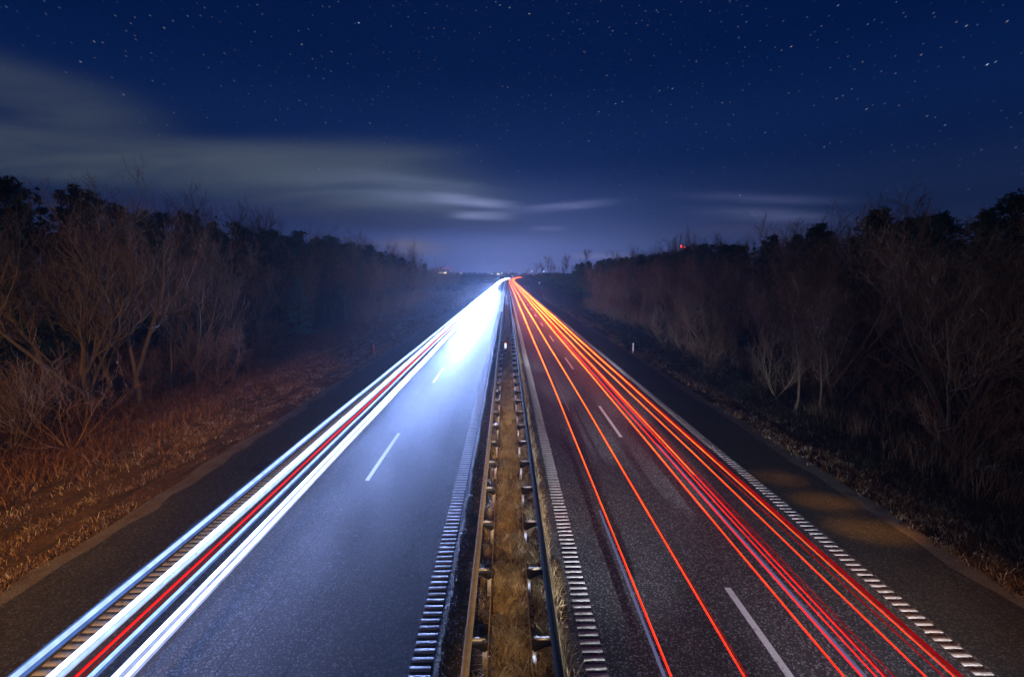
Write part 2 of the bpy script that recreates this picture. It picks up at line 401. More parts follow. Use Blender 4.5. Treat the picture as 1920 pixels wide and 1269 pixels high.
M['post_white'] = pbr('post_white', (.78, .78, .78), .45)[0]
M['post_red'] = pbr('post_red', (.85, .14, .035), .5)[0]
M['black'] = pbr('black_band', (.02, .02, .02), .6)[0]
M['amber'] = pbr('reflector_amber', (.75, .42, .04), .25)[0]
M['refl'] = pbr('reflector_white', (.85, .85, .85), .2)[0]
M['tower'] = pbr('mast_steel', (.10, .10, .11), .6, .4)[0]
M['farwall'] = pbr('hall_wall', (.16, .16, .17), .8)[0]
M['iron'] = pbr('cast_iron', (.055, .053, .05), .5, .6)[0]

def emit(name, col, s0, s1=None, y0=10, y1=120):
    m = bpy.data.materials.new(name); m.use_nodes = True; t = NT(m.node_tree); t.n.clear()
    e = t.new('ShaderNodeEmission'); e.inputs[0].default_value = tuple(col) + (1,)
    if s1 is None: e.inputs[1].default_value = s0
    else:
        _, y, _ = t.sep(t.new('ShaderNodeNewGeometry').outputs['Position'])
        base_s = t.m('ADD', s0, t.m('MULTIPLY', t.m('POWER', t.mr(y, y0, y1), 1.3), s1 - s0))
        fl = t.m('ADD', t.noise(t.comb(s0 * 9.0, t.m('MULTIPLY', y, .35), col[1] * 7.0), 1.0, 5, .7), t.m('MULTIPLY', t.noise(t.comb(0.0, t.m('MULTIPLY', y, 4.0), s0), 1.0, 2), .5))
        t.put(e.inputs[1], t.m('MULTIPLY', base_s, t.mr(fl, .5, 1.0, .55, 1.45)))
    o = t.new('ShaderNodeOutputMaterial'); t.l.new(e.outputs[0], o.inputs[0]); return m

# ------------------------------------------------------------------ ground and road
def strip(name, u0, u1, z, mat, y0=-30, y1=1500, nx=2, edge=0.0, kind='structure', zf=None):
    ys = np.concatenate([np.arange(y0, 120, 2.0 if edge == 0 else .5), np.arange(120, 400, 8.0), np.arange(400, y1 + 1, 20.0)])
    us = np.linspace(u0, u1, nx)
    Y, U = np.meshgrid(ys, us, indexing='ij'); X = U + curve_x(Y)
    if edge:
        X[:, 0] += (vnoise(Y[:, 0], Y[:, 0] * 0, 1.3, 7) - .5) * edge; X[:, -1] += (vnoise(Y[:, -1], Y[:, -1] * 0 + 9, .9, 8) - .5) * edge
    Z = np.full_like(X, z) if zf is None else zf(X, Y) + z
    V = np.stack([X, Y, Z], -1).reshape(-1, 3)
    i = np.arange(len(ys) - 1)[:, None] * nx; j = np.arange(nx - 1)[None]
    F = np.stack([i + j, i + j + 1, i + nx + j + 1, i + nx + j], -1).reshape(-1, 4)
    return tag(mesh_obj(name, V, [F], mat, smooth=True), kind=kind)

def ground_sheet():
    ya = np.concatenate([np.arange(-40, 70, .6), np.arange(70, 200, 2.5), np.arange(200, 800, 20), np.geomspace(800, 9000, 24)])
    half = np.concatenate([[0, .7, 1.3, 1.5, 6, 11.3], np.arange(11.6, 22, .5), np.arange(22, 60, 3), np.geomspace(62, 9000, 22)])
    us = np.concatenate([-half[::-1], half[1:]]); nx = len(us)
    Y, U = np.meshgrid(ya, us, indexing='ij'); X = U + curve_x(Y); Z = ground_z(X, Y)
    V = np.stack([X, Y, Z], -1).reshape(-1, 3)
    i = np.arange(len(ya) - 1)[:, None] * nx; j = np.arange(nx - 1)[None]
    F = np.stack([i + j, i + j + 1, i + nx + j + 1, i + nx + j], -1).reshape(-1, 4)
    return tag(mesh_obj('ground', V, [F], M['soil'], smooth=True), kind='structure')
ground_sheet()
strip('carriageway_west', -8.95, -1.25, 0.0, M['asphalt_w'])
strip('carriageway_east', 1.22, 9.05, 0.0, M['asphalt_e'])
strip('hard_shoulder_west', -11.30, -8.95, -.004, M['shoulder_m'])
strip('hard_shoulder_east', 9.05, 11.42, -.004, M['shoulder_m'])
strip('gravel_edge_west', -11.70, -11.17, .006, M['grit'], edge=.42, nx=3)
strip('gravel_edge_east', 11.28, 11.85, .006, M['grit'], edge=.30, nx=3)
strip('median_gravel', 1.0, 1.33, .010, M['grit'], edge=.10, nx=3)

def rumble(name, uc, wid, h, y1=170.0):
    n = int((y1 - 3) / .2); y = 3 + np.arange(n) * .2; B = np.array([[-1,-1,0],[1,-1,0],[1,1,0],[-1,1,0],[-.98,-.93,1],[.98,-.93,1],[.98,.93,1],[-.98,.93,1]], float)
    rng = np.random.default_rng(int(abs(uc) * 100))
    S = np.array([wid / 2, .062, h]); V = B[None] * S + np.stack([np.full(n, uc) + rng.normal(0, .006, n), y + rng.normal(0, .004, n), np.full(n, .003)], -1)[:, None]
    Fb = np.array([[4,5,6,7],[0,1,5,4],[1,2,6,5],[2,3,7,6],[3,0,4,7]])
    F = (Fb[None] + np.arange(n)[:, None, None] * 8).reshape(-1, 4)
    tag(mesh_obj(name, V.reshape(-1, 3), [F], M['rumble']), kind='structure')
rumble('edge_marking_west_inner', -1.63, .40, .004)
rumble('edge_marking_west_outer', -8.58, .36, .012)
rumble('edge_marking_east_inner', 1.66, .40, .005)
rumble('edge_marking_east_outer', 8.80, .36, .006)
for nm, u in (('edge_line_west_inner', -1.63), ('edge_line_west_outer', -8.58), ('edge_line_east_inner', 1.66), ('edge_line_east_outer', 8.80)):
    strip(nm, u - .18, u + .18, .004, M['paint'], y0=168, y1=1500)
def dashes(name, u, first):
    mb = MB()
    for k in range(60):
        y0 = first + 15 * k; ys = np.linspace(y0, y0 + 4.95, 6); X = u + curve_x(ys); wv = .075
        V = np.concatenate([np.stack([X - wv, ys, ys * 0 + .004], -1), np.stack([X + wv, ys, ys * 0 + .004], -1)])
        mb.add(V, [np.array([[i, i + 6, i + 7, i + 1] for i in range(5)])])
    tag(mb.build(name, M['paint']), kind='structure')
dashes('lane_marking_west', -5.02, 15.5)
dashes('lane_marking_east', 5.19, 4.8)

# ------------------------------------------------------------------ guard rails
def rail_profile(pts, mb, y0, y1, closed=True):
    ys = np.concatenate([np.arange(y0, 380, 4.0), np.arange(380, y1, 10.0)]); P = np.array(pts, float); k = len(P)
    V = np.stack([P[None, :, 0] + curve_x(ys)[:, None], np.repeat(ys[:, None], k, 1), np.repeat(P[None, :, 1], len(ys), 0)], -1).reshape(-1, 3)
    i = np.arange(len(ys) - 1)[:, None] * k; j = np.arange(k)[None]; j2 = (j + 1) % k
    mb.add(V, [np.stack([i + j, i + k + j, i + k + j2, i + j2], -1).reshape(-1, 4)])
def guard_rail(ub, uc, label, beam_mat):
    """ub: offset of the beam, uc: offset of the posts (towards the middle of the median)"""
    s = 1 if uc > ub else -1
    root = tag(empty('guard_rail', (ub, 0, 0)), label, 'guard rail', 'guard rails along the median')
    mb = MB(); a = ub - s * .075; c = ub + s * .065
    prof = [(a, .42), (a, .750), (a + s * .006, .755), (c, .752), (c, .725), (a + s * .035, .715), (a + s * .055, .66), (a + s * .01, .62), (a + s * .055, .55), (a + s * .02, .43)]
    prof = [(p[0] - ub, p[1]) for p in prof]
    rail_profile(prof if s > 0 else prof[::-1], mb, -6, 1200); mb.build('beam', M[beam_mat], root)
    if beam_mat == 'rail_shaded':
        mb = MB(); e = a - ub - s * .004; rail_profile([(e - s * .018, .70), (e - s * .018, .757), (e, .757), (e, .70)][::s], mb, -6, 1200); mb.build('lit_lip', M['rail'], root)  # lit edge of the shaded beam, drawn as a brighter strip
    mb = MB(); ys = np.concatenate([np.arange(-6, 380, 6.0), np.arange(380, 1200, 12.0)])
    mb.tube(np.stack([uc - ub + s * .055 + curve_x(ys), ys, ys * 0 + .60], -1), .014, 5); mb.build('cable', M['rail'], root)
    pm = MB(); pm.box((0, .03, .30), (.095, .006, .60)); pm.box((-.0445, 0, .30), (.006, .054, .60)); pm.box((.0445, 0, .30), (.006, .054, .60))
    bm_ = MB(); L = abs(uc - ub) + .02
    bm_.box((-s * L / 2, 0, .700), (L, .085, .012))
    gm = MB(); gm.box((-s * L / 2, -.036, .632), (L, .010, .118)); gm.box((0, -.038, .60), (.100, .012, .22))  # dark plates put shade on the arm front and upper post
    g = np.array([[0, -.030, .695], [0, -.030, .44], [-s * L * .8, -.030, .60], [-s * L * .8, -.030, .695], [0, -.020, .695], [0, -.020, .44], [-s * L * .8, -.020, .60], [-s * L * .8, -.020, .695]])
    gm.add(g, [np.array([[0, 1, 2, 3], [7, 6, 5, 4], [0, 4, 5, 1], [1, 5, 6, 2], [2, 6, 7, 3], [3, 7, 4, 0]])])
    p0 = pm.build('post', M['steel'], root); b0 = bm_.build('bracket', M['rail'], p0); g0 = gm.build('shaded_gusset', M['rail_shaded'], p0)
    for k in range(100):
        y = 3.5 + 2.0 * k
        if k == 0: p = p0
        else:
            p = p0.copy(); C.objects.link(p); p.parent = root
            for part in (b0, g0):
                q = part.copy(); C.objects.link(q); q.parent = p
        p.location = (uc - ub + float(curve_x(y)), y, 0)
    return root
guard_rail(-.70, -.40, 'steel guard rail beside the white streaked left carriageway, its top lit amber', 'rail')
guard_rail(.86, .49, 'steel guard rail beside the red streaked right carriageway, with a dark top', 'rail_shaded')

# ------------------------------------------------------------------ grass, stones, litter (nobody could count them)
rng = np.random.default_rng(4)
def blades(name, X, Y, H, W, lean, mat, heading=None, zoff=0.0, seed=0):
    r = np.random.default_rng(seed); n = len(X)
    a = r.uniform(0, 2 * math.pi, n) if heading is None else heading + r.normal(0, .7, n)
    D = np.stack([np.cos(a), np.sin(a), np.zeros(n)], -1)
    fa = r.uniform(0, math.pi, n); S = np.stack([np.cos(fa), np.sin(fa), np.zeros(n)], -1) * (W / 2)[:, None]
    base = np.stack([X, Y, ground_z(X, Y) + zoff], -1)
    l = (lean * r.uniform(.4, 1.3, n))[:, None]
    up = np.array([[0, 0, 1.0]]); h = H[:, None]
    mid = base + up * h * .62 + D * h * l * .35; tip = base + up * h * np.clip(1.0 - l * .45, .25, 1) + D * h * l
    V = np.stack([base - S, base + S, mid - S * .75, mid + S * .75, tip], 1).reshape(-1, 3)
    o = np.arange(n)[:, None] * 5
    return tag(mesh_obj(name, V, [o + np.array([[0, 1, 3, 2]]), o + np.array([[2, 3, 4]])], mat), kind='stuff')
def tufts(n, u0, u1, y0, y1, per, spread, seed, ypow=1.6, clump=None):
    r = np.random.default_rng(seed)
    ty = y0 + (y1 - y0) * r.uniform(0, 1, n) ** ypow; tu = r.uniform(u0, u1, n)
    if clump is not None:
        k = clump(tu, ty) > r.uniform(0, 1, n); tu = tu[k]; ty = ty[k]
    sz = r.uniform(.55, 1.35, len(tu))
    X = np.repeat(tu, per) + r.normal(0, spread, len(tu) * per); Y = np.repeat(ty, per) + r.normal(0, spread, len(tu) * per)
    return X, Y, np.repeat(sz, per)
# median straw
X, Y, S_ = tufts(5200, -.62, .80, 3, 110, 22, .055, 11, 1.9)
def post_gap(X, Y):
    return (X > -.30) & (X < .38) | ((np.abs(X + .40) > .09) & (np.abs(X - .49) > .09) & (X > -.66) & (X < .80)) & (vnoise(X, Y, .3, 77) > .35)
k = post_gap(X, Y); X, Y, S_ = X[k], Y[k], S_[k]
tag(blades('median_grass', X, Y, S_ * rng.uniform(.14, .36, len(X)), np.full(len(X), .010), 1.3, M['straw'], heading=np.repeat(vnoise(X, Y, .45, 61), 1) * 9.0, seed=1), 'dry straw coloured grass between the two guard rails', 'grass')
X, Y, S_ = tufts(520, -.26, .34, 3, 70, 40, .045, 51, 1.5)
S_ = S_ * rng.uniform(.26, .50, len(X))
tag(blades('median_grass', X, Y, S_, np.full(len(X), .009), 1.3, M['straw_pale'], heading=np.round(vnoise(X, Y, .6, 63) * 7) * 1.3, seed=21), 'paler long tufts bent over the median grass', 'grass')
X, Y, S_ = tufts(420, .52, .78, 3, 60, 26, .04, 52, 1.5)
tag(blades('median_grass', X, Y, S_ * rng.uniform(.10, .26, len(X)), np.full(len(X), .009), 1.2, M['straw_pale'], seed=22), 'pale short grass under the right guard rail', 'grass')
# dark pebbly edge, west side of the median
def pebbles(name, u0, u1, y0, y1, n, s0, s1, mat, seed, label, cat, flat=.6):
    r = np.random.default_rng(seed); y = y0 + (y1 - y0) * r.uniform(0, 1, n) ** 1.8; x = r.uniform(u0, u1, n)
    O = np.array([[1,0,0],[-1,0,0],[0,1,0],[0,-1,0],[0,0,1],[0,0,-1]], float)
    Fo = np.array([[0,2,4],[2,1,4],[1,3,4],[3,0,4],[2,0,5],[1,2,5],[3,1,5],[0,3,5]])
    sc = r.uniform(s0, s1, (n, 1, 1)) * r.uniform(.6, 1.2, (n, 1, 3)); sc[..., 2] *= flat
    a = r.uniform(0, 6.28, n); V = O[None] * sc + r.normal(0, .12, (n, 6, 3)) * sc
    ca, sa = np.cos(a)[:, None], np.sin(a)[:, None]; V = np.stack([V[..., 0] * ca - V[..., 1] * sa, V[..., 0] * sa + V[..., 1] * ca, V[..., 2]], -1)
    z = np.maximum(ground_z(x, y), np.where((np.abs(x) > 1.24) & (np.abs(x) < 11.4), .0, -9)) + sc[:, 0, 2] * .4
    V = V + np.stack([x, y, z], -1)[:, None]
    o = mesh_obj(name, V.reshape(-1, 3), [(Fo[None] + np.arange(n)[:, None, None] * 6).reshape(-1, 3)], mat)
    return tag(o, label, cat, kind='stuff')
pebbles('pebbles', -1.28, -.80, 3, 90, 9000, .008, .030, M['stone'], 2, 'dark glinting pebbles between the left carriageway and its guard rail', 'gravel')
X, Y, S_ = tufts(2600, -1.22, -.55, 3, 90, 9, .05, 12, 1.8)
tag(blades('edge_grass', X, Y, S_ * rng.uniform(.06, .20, len(X)), np.full(len(X), .008), .8, M['dull_grass'], seed=2), 'dark wispy grass on the pebbles by the left guard rail', 'grass')
pebbles('leaf_litter', .86, 1.26, 3, 90, 9000, .010, .034, M['leaf_litter'], 3, 'reddish brown leaf litter along the right guard rail', 'leaf litter', .35)
X, Y, S_ = tufts(900, .93, 1.10, 3, 80, 10, .05, 13, 1.8)
tag(blades('dry_stalks', X, Y, S_ * rng.uniform(.15, .45, len(X)), np.full(len(X), .009), 1.5, M['straw'], heading=math.pi / 2, seed=3), 'pale dry stalks lying along the right guard rail', 'grass')
# verges
row = lambda u, y: np.clip(1.9 * (vnoise(u * 1.0, y * .16, .55, 21) - .38) + .5 * (vnoise(u, y, 1.7, 22) - .3), .02, 1)
X, Y, S_ = tufts(24000, -18.5, -11.75, 8, 150, 12, .10, 14, 1.5, row)
tag(blades('verge_grass', X, Y, S_ * rng.uniform(.06, .19, len(X)) * (1 + Y / 150), .012 * (1 + Y / 35), 1.1, M['verge_grass'], seed=4), 'frosted olive and straw grass on the left verge', 'grass')
X, Y, S_ = tufts(9000, -24, -14.5, 10, 120, 14, .22, 15, 1.6, lambda u, y: np.clip((-u - 15.0) / 3.0, 0, 1) * (.3 + vnoise(u, y, 2.5, 31)))
tag(blades('bracken', X, Y, S_ * rng.uniform(.20, .62, len(X)), np.full(len(X), .022), 1.0, M['bracken'], seed=5), 'rusty red dead bracken at the foot of the left wood', 'bracken')
X, Y, S_ = tufts(14000, 11.7, 19.5, 8, 150, 12, .10, 16, 1.9, lambda u, y: np.clip(1.25 * row(u, y) * np.clip((15.5 - u) / 2.5, .25, 1), 0, 1))
tag(blades('verge_grass', X, Y, S_ * rng.uniform(.08, .26, len(X)) * (1 + Y / 150), .012 * (1 + Y / 35), 1.1, M['verge_grass'], seed=6), 'pale grass tufts scattered over the dark right verge', 'grass')
X, Y, S_ = tufts(9000, 13.5, 25, 10, 120, 10, .18, 17, 1.6)
tag(blades('undergrowth', X, Y, S_ * rng.uniform(.15, .5, len(X)), np.full(len(X), .018), 1.0, M['dull_grass'], seed=7), 'dark low undergrowth at the foot of the right wood', 'undergrowth')
X, Y, S_ = tufts(230, 15.5, 20.5, 11, 45, 34, .28, 18, 1.2, lambda u, y: np.clip(1.6 * vnoise(u, y, 2.4, 41) - .3, 0, 1))
tag(blades('dry_reeds', X, Y, S_ * rng.uniform(.7, 1.7, len(X)), np.full(len(X), .014), .45, M['reed'], seed=8), 'tall brown dry stems at the edge of the right wood', 'reeds')
X, Y, S_ = tufts(9000, 11.8, 27, 95, 330, 10, .5, 19, 1.2)
tag(blades('far_verge_grass', X + curve_x(Y), Y, S_ * rng.uniform(.2, .6, len(X)), np.full(len(X), .06), 1.0, M['leaf_litter'], seed=9), 'pinkish brown rough grass on the wide verge far along on the right', 'grass')
X, Y, S_ = tufts(8000, -26, -11.8, 100, 420, 10, .5, 20, 1.3)
tag(blades('far_verge_grass', X, Y, S_ * rng.uniform(.2, .6, len(X)), np.full(len(X), .06), 1.0, M['verge_grass'], seed=10), 'rough grass on the misty left verge far along the road', 'grass')

# ------------------------------------------------------------------ trees
def norm(v): return v / (np.linalg.norm(v) + 1e-9)
def gen_bare(seed, height, stems=3, spread=.45, dense=1.0, upright=.25, r0=.13, fork=.10, levels=3, rmin=.006):
    rs = np.random.default_rng(seed); tr = MB(); cr = MB()
    def chain(p, d, L, r, n, wob, up):
        P = [p]; 
        for i in range(n):
            d = norm(d + rs.normal(0, wob, 3) + np.array([0, 0, up])); P.append(P[-1] + d * L / n)
        P = np.array(P); rr = r * np.linspace(1, .35, n + 1)
        return P, rr
    def perp(d, ang):
        a = rs.normal(0, 1, 3); a = norm(a - d * np.dot(a, d)); return norm(d * math.cos(ang) + a * math.sin(ang))
    def branch(p, d, L, r, lev):
        n = (6, 5, 4, 3)[min(lev, 3)]; P, rr = chain(p, d, L, r, n, (.10, .16, .20, .22)[min(lev, 3)], (.06, upright * .5, upright * .5, upright * .4)[min(lev, 3)])
        (tr if lev <= 1 else cr).tube(P, np.maximum(rr, rmin), (7, 5, 4, 3)[min(lev, 3)], caps=False)
        if lev >= levels: return
        cnt = int(round((10, 8, 6, 4)[lev] * dense * rs.uniform(.8, 1.2)))
        for i in range(cnt):
            f = rs.uniform((.22, .15, .1, .1)[lev], 1.0) if i else 1.0
            q = f * n; a = min(int(q), n - 1); pp = P[a] + (P[a + 1] - P[a]) * (q - a); dd = norm(P[a + 1] - P[a])
            branch(pp, perp(dd, rs.uniform(.35, .95)), L * rs.uniform(.32, .62) * (1.15 - .45 * f), max(np.interp(q, np.arange(n + 1), rr) * .62, .007), lev + 1)
    base = np.zeros(3)
    if fork > 0:
        Lf = height * fork; P, rr = chain(base - np.array([0, 0, .2]), np.array([rs.normal(0, .08), rs.normal(0, .08), 1]), Lf + .2, r0 * 1.15, 4, .06, 0)
        rr = r0 * np.linspace(1.35, .95, 5); tr.tube(P, rr, 8, caps=False); base = P[-1]
    a0 = rs.uniform(0, 6.28)
    for k in range(stems):
        a = a0 + k * 6.283 / stems + rs.normal(0, .35); sp = spread * rs.uniform(.5, 1.2) if stems > 1 else .06
        d = norm(np.array([math.cos(a) * sp, math.sin(a) * sp, 1.0]))
        branch(base - d * .05, d, (height - base[2]) * rs.uniform(.78, 1.0), r0 * (.85 if stems < 4 else .62) * rs.uniform(.75, 1.05), 0)
    return tr, cr
def clump_leaves(P, n_per, size, rs, flat=.5, ln=1.0):
    """tufts of small pointed leaves round the points P"""
    n = len(P) * n_per; c = np.repeat(P, n_per, 0); d = rs.normal(0, 1, (n, 3)); d[:, 2] *= flat; d /= np.linalg.norm(d, axis=1, keepdims=True)
    s = rs.uniform(.55, 1.3, (n, 1)) * size; side = np.cross(d, rs.normal(0, 1, (n, 3))); side /= np.linalg.norm(side, axis=1, keepdims=True) + 1e-9
    b_ = c + d * s * .15; V = np.stack([b_ - side * s * .16, b_ + side * s * .16, c + d * s * ln], 1).reshape(-1, 3)
    return V, np.arange(n * 3).reshape(-1, 3)
def gen_pine(seed, height, kind='round'):
    rs = np.random.default_rng(seed); tr = MB(); cr = MB()
    P = np.stack([np.cumsum(rs.normal(0, .08, 9)), np.cumsum(rs.normal(0, .08, 9)), np.linspace(-.2, height * .95, 9)], -1)
    tr.tube(P, np.linspace(.20, .03, 9), 7, caps=False)
    pts = []
    nb = 84 if kind != 'spruce' else 110
    for i in range(nb):
        f = rs.uniform(.05 if kind != 'spruce' else .04, 1.0) ** (.8 if kind != 'spruce' else 1.0)
        z = f * height * .97
        if kind == 'spruce': L = (1.02 - f) * height * .27 * rs.uniform(.75, 1.1) + .1; tilt = -.18 + .3 * f
        elif kind == 'pine': L = height * .25 * (1.0 if f > .5 else .55) * (1.12 - f ** 3) * rs.uniform(.5, 1.05); tilt = rs.uniform(.1, .5)
        else: L = height * .33 * max(1.05 - f ** 1.7, .03) ** .8 * rs.uniform(.5, 1.05); tilt = rs.uniform(.15, .7)
        a = rs.uniform(0, 6.28); p0 = np.array([np.interp(z, P[:, 2], P[:, 0]), np.interp(z, P[:, 2], P[:, 1]), z])
        d = norm(np.array([math.cos(a), math.sin(a), tilt])); nn = 4
        Q = np.array([p0 + d * L * q + np.array([0, 0, .12 * L * q * q * (1 if kind != 'spruce' else .6)]) for q in np.linspace(0, 1, nn + 1)])
        tr.tube(Q, np.linspace(.045, .01, nn + 1), 3, caps=False)
        m_ = int(7 + L * 4)
        for q in rs.uniform(.25 if kind != 'spruce' else .12, 1.0, m_):
            j = min(int(q * nn), nn - 1); c = Q[j] + (Q[j + 1] - Q[j]) * (q * nn - j)
            sp = (.10 + .16 * L) if kind != 'spruce' else (.06 + .16 * L * (1.1 - q)); pts.append(c + rs.normal(0, sp, 3) * np.array([1, 1, .55 if kind != 'spruce' else .25]))
    pts = np.array(pts)
    V, F = clump_leaves(pts, 13 if kind != 'spruce' else 10, .34 if kind != 'spruce' else .27, rs, .8); cr.add(V, [F])
    return tr, cr
def make_tree(name, gen, bark, leaf, label, cat, group):
    root = tag(empty(name, (0, 0, 0)), label, cat, group)
    tr, cr = gen; tr.build('trunk', M[bark], root, smooth=True); cr.build('crown', M[leaf], root)
    return root
class Stock:
    """prototypes of one kind; the first use moves a prototype itself, later uses copy it"""
    def __init__(s, protos): s.p = protos; s.used = [False] * len(protos)
    def put(s, i, x, y, scale=1.0, rz=0.0, label=None, group=None, sz=None):
        i %= len(s.p); o = s.p[i]
        if s.used[i]: o = copy_tree(o)
        s.used[i] = True
        o.location = (x, y, float(ground_z(x, y)) - .03); o.rotation_euler = (0, 0, rz); o.scale = (scale, scale, scale * (sz or 1.0))
        if label: o['label'] = label
        if group is not None: o['group'] = group
        return o
GL, GR = 'bare trees of the left wood', 'bare trees of the right wood'
bareL = Stock([make_tree('bare_tree', gen_bare(100 + i, 10.5, st, sp, 1.0, up, .13, fk), 'bark_l', mt, 'leafless brown tree in the tangle of the left wood', 'tree', GL)
    for i, (st, sp, up, fk, mt) in enumerate([(3, .5, .30, .10, 'twig'), (2, .55, .25, .16, 'twig_r'), (4, .6, .35, .05, 'twig_r'), (3, .35, .4, .12, 'twig'), (1, .1, .25, .1, 'twig')])])
bareR = Stock([make_tree('bare_tree', gen_bare(200 + i, 9.5, st, sp, 1.0, up, .11, fk), 'bark_l', mt, 'leafless grey brown tree in the tangle of the right wood', 'tree', GR)
    for i, (st, sp, up, fk, mt) in enumerate([(4, .65, .35, .06, 'twig'), (3, .5, .3, .12, 'twig'), (1, .1, .25, .1, 'twig'), (3, .7, .3, .08, 'twig_r')])])
shrub = Stock([make_tree('bare_shrub', gen_bare(300 + i, 3.4, 7, .95, .8, .25, .035, 0, 2), mt, mt, 'low leafless shrub under the trees of the left wood', 'shrub', 'leafless shrubs')
    for i, mt in enumerate(['twig_r', 'twig', 'twig_r'])])
pines = Stock([make_tree('evergreen_tree', gen_pine(400 + i, 15, k), 'bark_d', mt, 'dark evergreen in the dense belt behind', 'tree', 'evergreens')
    for i, (k, mt) in enumerate([('round', 'needle'), ('spruce', 'needle'), ('pine', 'needle'), ('spruce', 'needle'), ('round', 'ivy')])])
rn = random.Random(5)
# --- single trees one can point to, left
bareL.put(0, -21.4, 22.9, .97, 0.6, 'big forked pale barked tree nearest the left verge, its stems parting low')
bareL.put(3, -26.5, 25.5, .95, 2.2, 'straight pale trunk left of the big forked tree')
bareL.put(1, -20.2, 24.6, .95, 4.0, 'slanting tree just right of the big forked tree')
bareL.put(2, -21.0, 30.5, 1.0, 1.0, 'wide red brown tree leaning over the bracken')
bareL.put(4, -25.5, 72.0, 1.20, .3, 'narrow warm brown leafless tree before the dark evergreens, beside the small blue spruce')
bareL.put(3, -23.0, 80.0, .95, 1.3, 'slim leafless tree with a low bent side branch')
sp_ = make_tree('spruce', gen_pine(450, 7.0, 'spruce'), 'bark_d', 'needle_b', 'small blue green spruce at the edge of the left wood', 'tree', None)
sp_.location = (-24.5, 54, float(ground_z(-24.5, 54)))
lar = make_tree('larch', gen_bare(451, 13.5, 1, .05, 1.5, .12, .17, .1), 'bark_d', 'twig_r', 'tall rusty cone shaped bare larch in the left wood', 'tree', None)
lar.location = (-28.5, 74, float(ground_z(-28.5, 74)))
# --- the left wood
def blocks(x, y):
    return (abs(x + .4537 * y) < 2.3 and y < 57) or (abs(x + .385 * y) < 2.4 and y < 77) or math.hypot(x + 24.5, y - 54) < 4
def scatter(n, u0, u1, y0, y1, seed, mind, ypow=1.0):
    r = random.Random(seed); out = []
    tries = 0
    while len(out) < n and tries < 6000:
        tries += 1; y = y0 + (y1 - y0) * r.random() ** ypow; x = r.uniform(u0, u1)
        if all((x - a) ** 2 + (y - b_) ** 2 > mind * mind for a, b_ in out): out.append((x, y))
    return out
for i, (x, y) in enumerate(scatter(62, -34, -20, 20, 190, 1, 2.6, 1.35)):
    if blocks(x, y): continue
    bareL.put(i, x, y, rn.uniform(.68, .97), rn.uniform(0, 6.28), 'leafless brown tree in the tangle of the left wood', GL)
for i, (x, y) in enumerate(scatter(85, -27, -17.8, 13, 120, 2, 1.5, 1.2)):
    if blocks(x, y): continue
    if math.hypot(x + 21.4, y - 22.9) < 1.5: continue
    shrub.put(i, x, y, rn.uniform(.6, 1.15), rn.uniform(0, 6.28), 'low leafless shrub under the trees of the left wood', 'leafless shrubs on the left')
for i, (x, y) in enumerate(scatter(150, -52, -31, 24, 200, 3, 2.5)):
    pines.put(i, x, y, rn.uniform(.86, 1.0) * (1.0 + (-x - 31) * .006) * (.97 if y < 150 else .8), rn.uniform(0, 6.28), 'dark evergreen in the dense belt behind the bare trees on the left', 'evergreens of the left wood')
for i, (x, y) in enumerate(scatter(26, -52, -36, 62, 190, 11, 4.0)):
    bareL.put(i, x, y, rn.uniform(1.35, 1.6), rn.uniform(0, 6.28), 'tall bare tree whose twigs rise above the evergreens of the left wood', 'tall bare trees of the left wood')
# --- the right wood
for i, (x, y) in enumerate(scatter(22, 34, 52, 45, 180, 12, 4.0)):
    bareR.put(i, x, y, rn.uniform(1.25, 1.5), rn.uniform(0, 6.28), 'tall bare tree whose twigs rise above the evergreens of the right wood', 'tall bare trees of the right wood')
bareR.put(0, 22.5, 32, 1.02, .4, 'broad many stemmed grey tree, the palest in the right wood')
bareR.put(1, 26.5, 27, 1.05, 1.9, 'ruddy lit tree standing highest among the bare trees on the right')
bareR.put(2, 15.4, 23.5, .72, .2, 'thin pale sapling with a straight stem at the edge of the right verge')
bareR.put(2, 16.6, 23.0, .66, 2.2, 'second thin pale sapling, right of the first at the right verge')
bareR.put(3, 22.0, 20.5, .62, 3.0, 'low crooked mossy tree near the right edge of the photo')
for i, (x, y) in enumerate(scatter(76, 18.0, 34, 17, 105, 4, 2.4, 1.2)):
    bareR.put(i, x, y, rn.uniform(.62, 1.0), rn.uniform(0, 6.28), 'leafless grey brown tree in the tangle of the right wood', GR)
for i, (x, y) in enumerate(scatter(80, 16.0, 27, 15, 95, 6, 1.5, 1.1)):
    shrub.put(i, x, y, rn.uniform(.6, 1.15), rn.uniform(0, 6.28), 'low leafless shrub under the trees of the right wood', 'leafless shrubs on the right')
for i, (x, y) in enumerate(scatter(140, 31, 56, 24, 200, 7, 2.5) + scatter(26, 23.5, 31, 108, 175, 8, 2.6)):
    pines.put(i, x, y, rn.uniform(.70, .82) * (1.0 + (x - 31) * .008 + max(60 - y, 0) * .004), rn.uniform(0, 6.28), 'dark evergreen in the dense belt behind the bare trees on the right', 'evergreens of the right wood')
pines.put(2, 46, 38, 1.12, .5, 'tall dark pine with an open round crown near the right edge')
pines.put(2, 56, 41, 1.2, 2.5, 'tallest dark pine at the right edge of the photo')
pines.put(3, 57, 190, 1.0, .5, 'single pointed spruce standing out on the right skyline', '')
